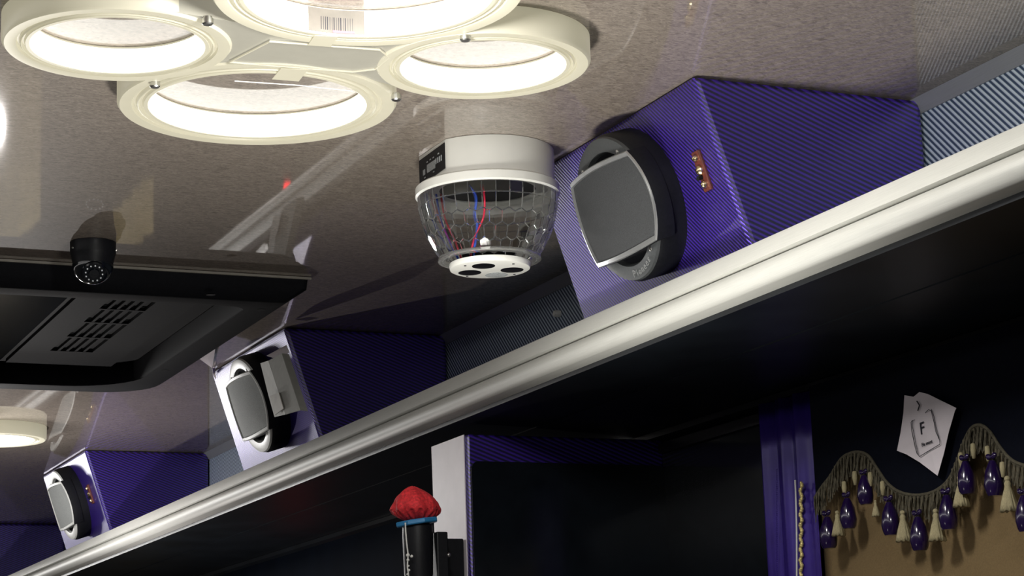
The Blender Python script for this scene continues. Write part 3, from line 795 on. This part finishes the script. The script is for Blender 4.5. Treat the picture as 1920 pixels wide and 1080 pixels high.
o = obj('fringe', b, 'fringe_thread', V); o['kind'] = 'stuff'
def tassel(px, purple, s=1.0):
    c_ = AX(px, VX-.012); x, y, z = c_
    if purple:
        b = B(); pr = [(0, .021), (.0036, .0195), (.0062, .014), (.0092, .007), (.0106, 0), (.0112, -.009), (.0098, -.017), (.0078, -.0205), (0, -.0205)]
        n = 20; lathe(b, (x, y, z), [(r*s, h*s) for r, h in pr], n)
        for v in b.verts:
            d = v.co-Vector((x, y, v.co.z)); a = math.atan2(d.y, d.x); v.co += d*(.05*math.sin(a*10)+.03*math.sin(a*3+v.co.z*300))
        o = obj('tassel', b, 'purple_bead', V, smooth='auto', label='shiny dark purple beaded tassel')
        b = B()
        for sg in (-1, 1):
            bmesh.ops.create_icosphere(b, subdivisions=2, radius=1, matrix=Matrix.Translation((x-.001, y+sg*.0050*s, z+.0245*s)) @ Matrix.Rotation(sg*.5, 4, 'X') @ Matrix.Diagonal((.0026*s, .0048*s, .0036*s, 1)))
        bmesh.ops.create_icosphere(b, subdivisions=2, radius=.0022*s, matrix=Matrix.Translation((x-.002, y, z+.0235*s)))
        obj('bow', b, 'purple_bead', o, smooth=True)
    else:
        b = B(); n = 40
        pr = [(0, .018), (.0022, .0175), (.0040, .014), (.0034, .011), (.0062, .002), (.0092, -.010), (.0108, -.017), (0, -.0165)]
        lathe(b, (x, y, z), [(r*s, h*s) for r, h in pr], n)
        for v in b.verts:
            d = v.co-Vector((x, y, v.co.z)); a = math.atan2(d.y, d.x); k = min(1, max(0, (.012*s-(v.co.z-z))/.02))
            v.co += d*(.10*k*math.sin(a*13+2*math.sin(a*3))); v.co.z += .0012*k*math.sin(a*9)
        o = obj('tassel', b, 'cream_thread', V, smooth=True, label='cream thread tassel')
        b = B(); bmesh.ops.create_icosphere(b, subdivisions=2, radius=.0034*s, matrix=Matrix.Translation((x, y, z+.0195*s))); obj('bow', b, 'cream_thread', o, smooth=True)
    return o
for px, pur, s in (((1553, 998), True, 1.0), ((1590, 962), True, .95), ((1622, 918), True, .9), ((1669, 972), True, 1), ((1723, 1000), True, 1), ((1777, 960), True, 1),
                   ((1812, 895), True, .95), ((1863, 896), True, 1), ((1922, 962), True, 1), ((1571, 984), False, .8), ((1642, 955), False, .5), ((1694, 990), False, .95),
                   ((1756, 988), False, .95), ((1801, 925), False, .9), ((1891, 930), False, 1)):
    tassel(px, pur, s)
for px in ((1603, 896), (1632, 898), (1655, 915), (1583, 915), (1825, 845), (1852, 850), (1802, 862), (1880, 880)):
    c_ = AX(px, VX-.008); b = B(); lathe(b, c_, [(0, .009), (.0028, .008), (.0034, 0), (.0020, -.009), (0, -.0095)], 10); obj('loop_knot', b, 'cream_thread', V, smooth=True)

# paper tag pinned on the valance
TX = 1.478
T = thing('paper_tag', AX((1740, 820), TX), 'white diamond shaped paper tag with a letter F drawing, hanging in front of the valance', 'tag')
pc = [(1696, 741), (1713, 744), (1724, 735), (1740, 739), (1793, 765), (1790, 772), (1779, 810), (1770, 850), (1758, 892), (1725, 867), (1700, 852), (1682, 845), (1689, 810), (1694, 775)]
b = B(); vs = [b.verts.new(AX(p, TX)) for p in pc]
c0 = b.verts.new(AX((1735, 812), TX-.0025))
for i in range(len(vs)): b.faces.new((vs[i], vs[(i+1) % len(vs)], c0))
obj('sheet', b, 'paper', T, solid=.0004)
def ink(pts, r, nm='ink_line'):
    return obj(nm, tube(B(), [AX(p, TX-.0032) for p in pts], r, 5), 'ink', T)
ink([(1711, 788), (1708, 792), (1709, 806), (1715, 835), (1719, 850), (1724, 856), (1762, 833), (1762, 826), (1755, 810), (1751, 790), (1746, 770), (1741, 768), (1735, 774)], .00045)
ink([(1715, 787), (1711, 789), (1711, 800), (1716, 826), (1722, 852)], .00035)
ink([(1746, 767), (1751, 780), (1755, 800), (1761, 822)], .00035)
ink([(1719, 752), (1724, 760), (1721, 770)], .0008)
TD = AX((1745, 800), TX-.0034)-AX((1715, 812), TX-.0034)
UPV = AX((1725, 790), TX-.0034)-AX((1730, 815), TX-.0034)
text('letter', 'F', .021, 'ink', T, AX((1729, 804), TX-.0034), TD, UPV, .0003)
text('lettering', 'Fia mont', .0062, 'ink', T, AX((1738, 831), TX-.0034), TD, UPV, .0003)

# ------------------------------------------------------------------ things further forward, met through the glossy ceiling
pmat('warm_cloth', color=(.62, .50, .24), rough=.85, var=.25, nscale=6, stretch=(1, .4, 5))
for y0, y1, z0, z1, lb in ((7.45, 9.1, -1.25, -.42, 'warm beige curtain far forward on the right wall, mirrored at the ceiling left edge'),
                           (5.85, 6.30, -.16, .01, 'short beige curtain on the right wall, mirrored in the ceiling right of the dome camera')):
    T = thing('window_curtain', (1.51, (y0+y1)/2, z0), lb, 'curtain')
    drape('cloth', y0, y1, z0, z1, 1.505, .010, 4, 'warm_cloth', T)
T = obj('indicator_light', lathe(B(), (1.528, 4.66, .19), [(0, 0), (.016, 0), (.014, .01), (0, .014)], 16, (-1, 0, 0)), 'red_led', None, loc=(1.528, 4.66, .19), smooth=True)
tag(T, 'small red indicator light on the right wall, seen mirrored in the ceiling', 'light')
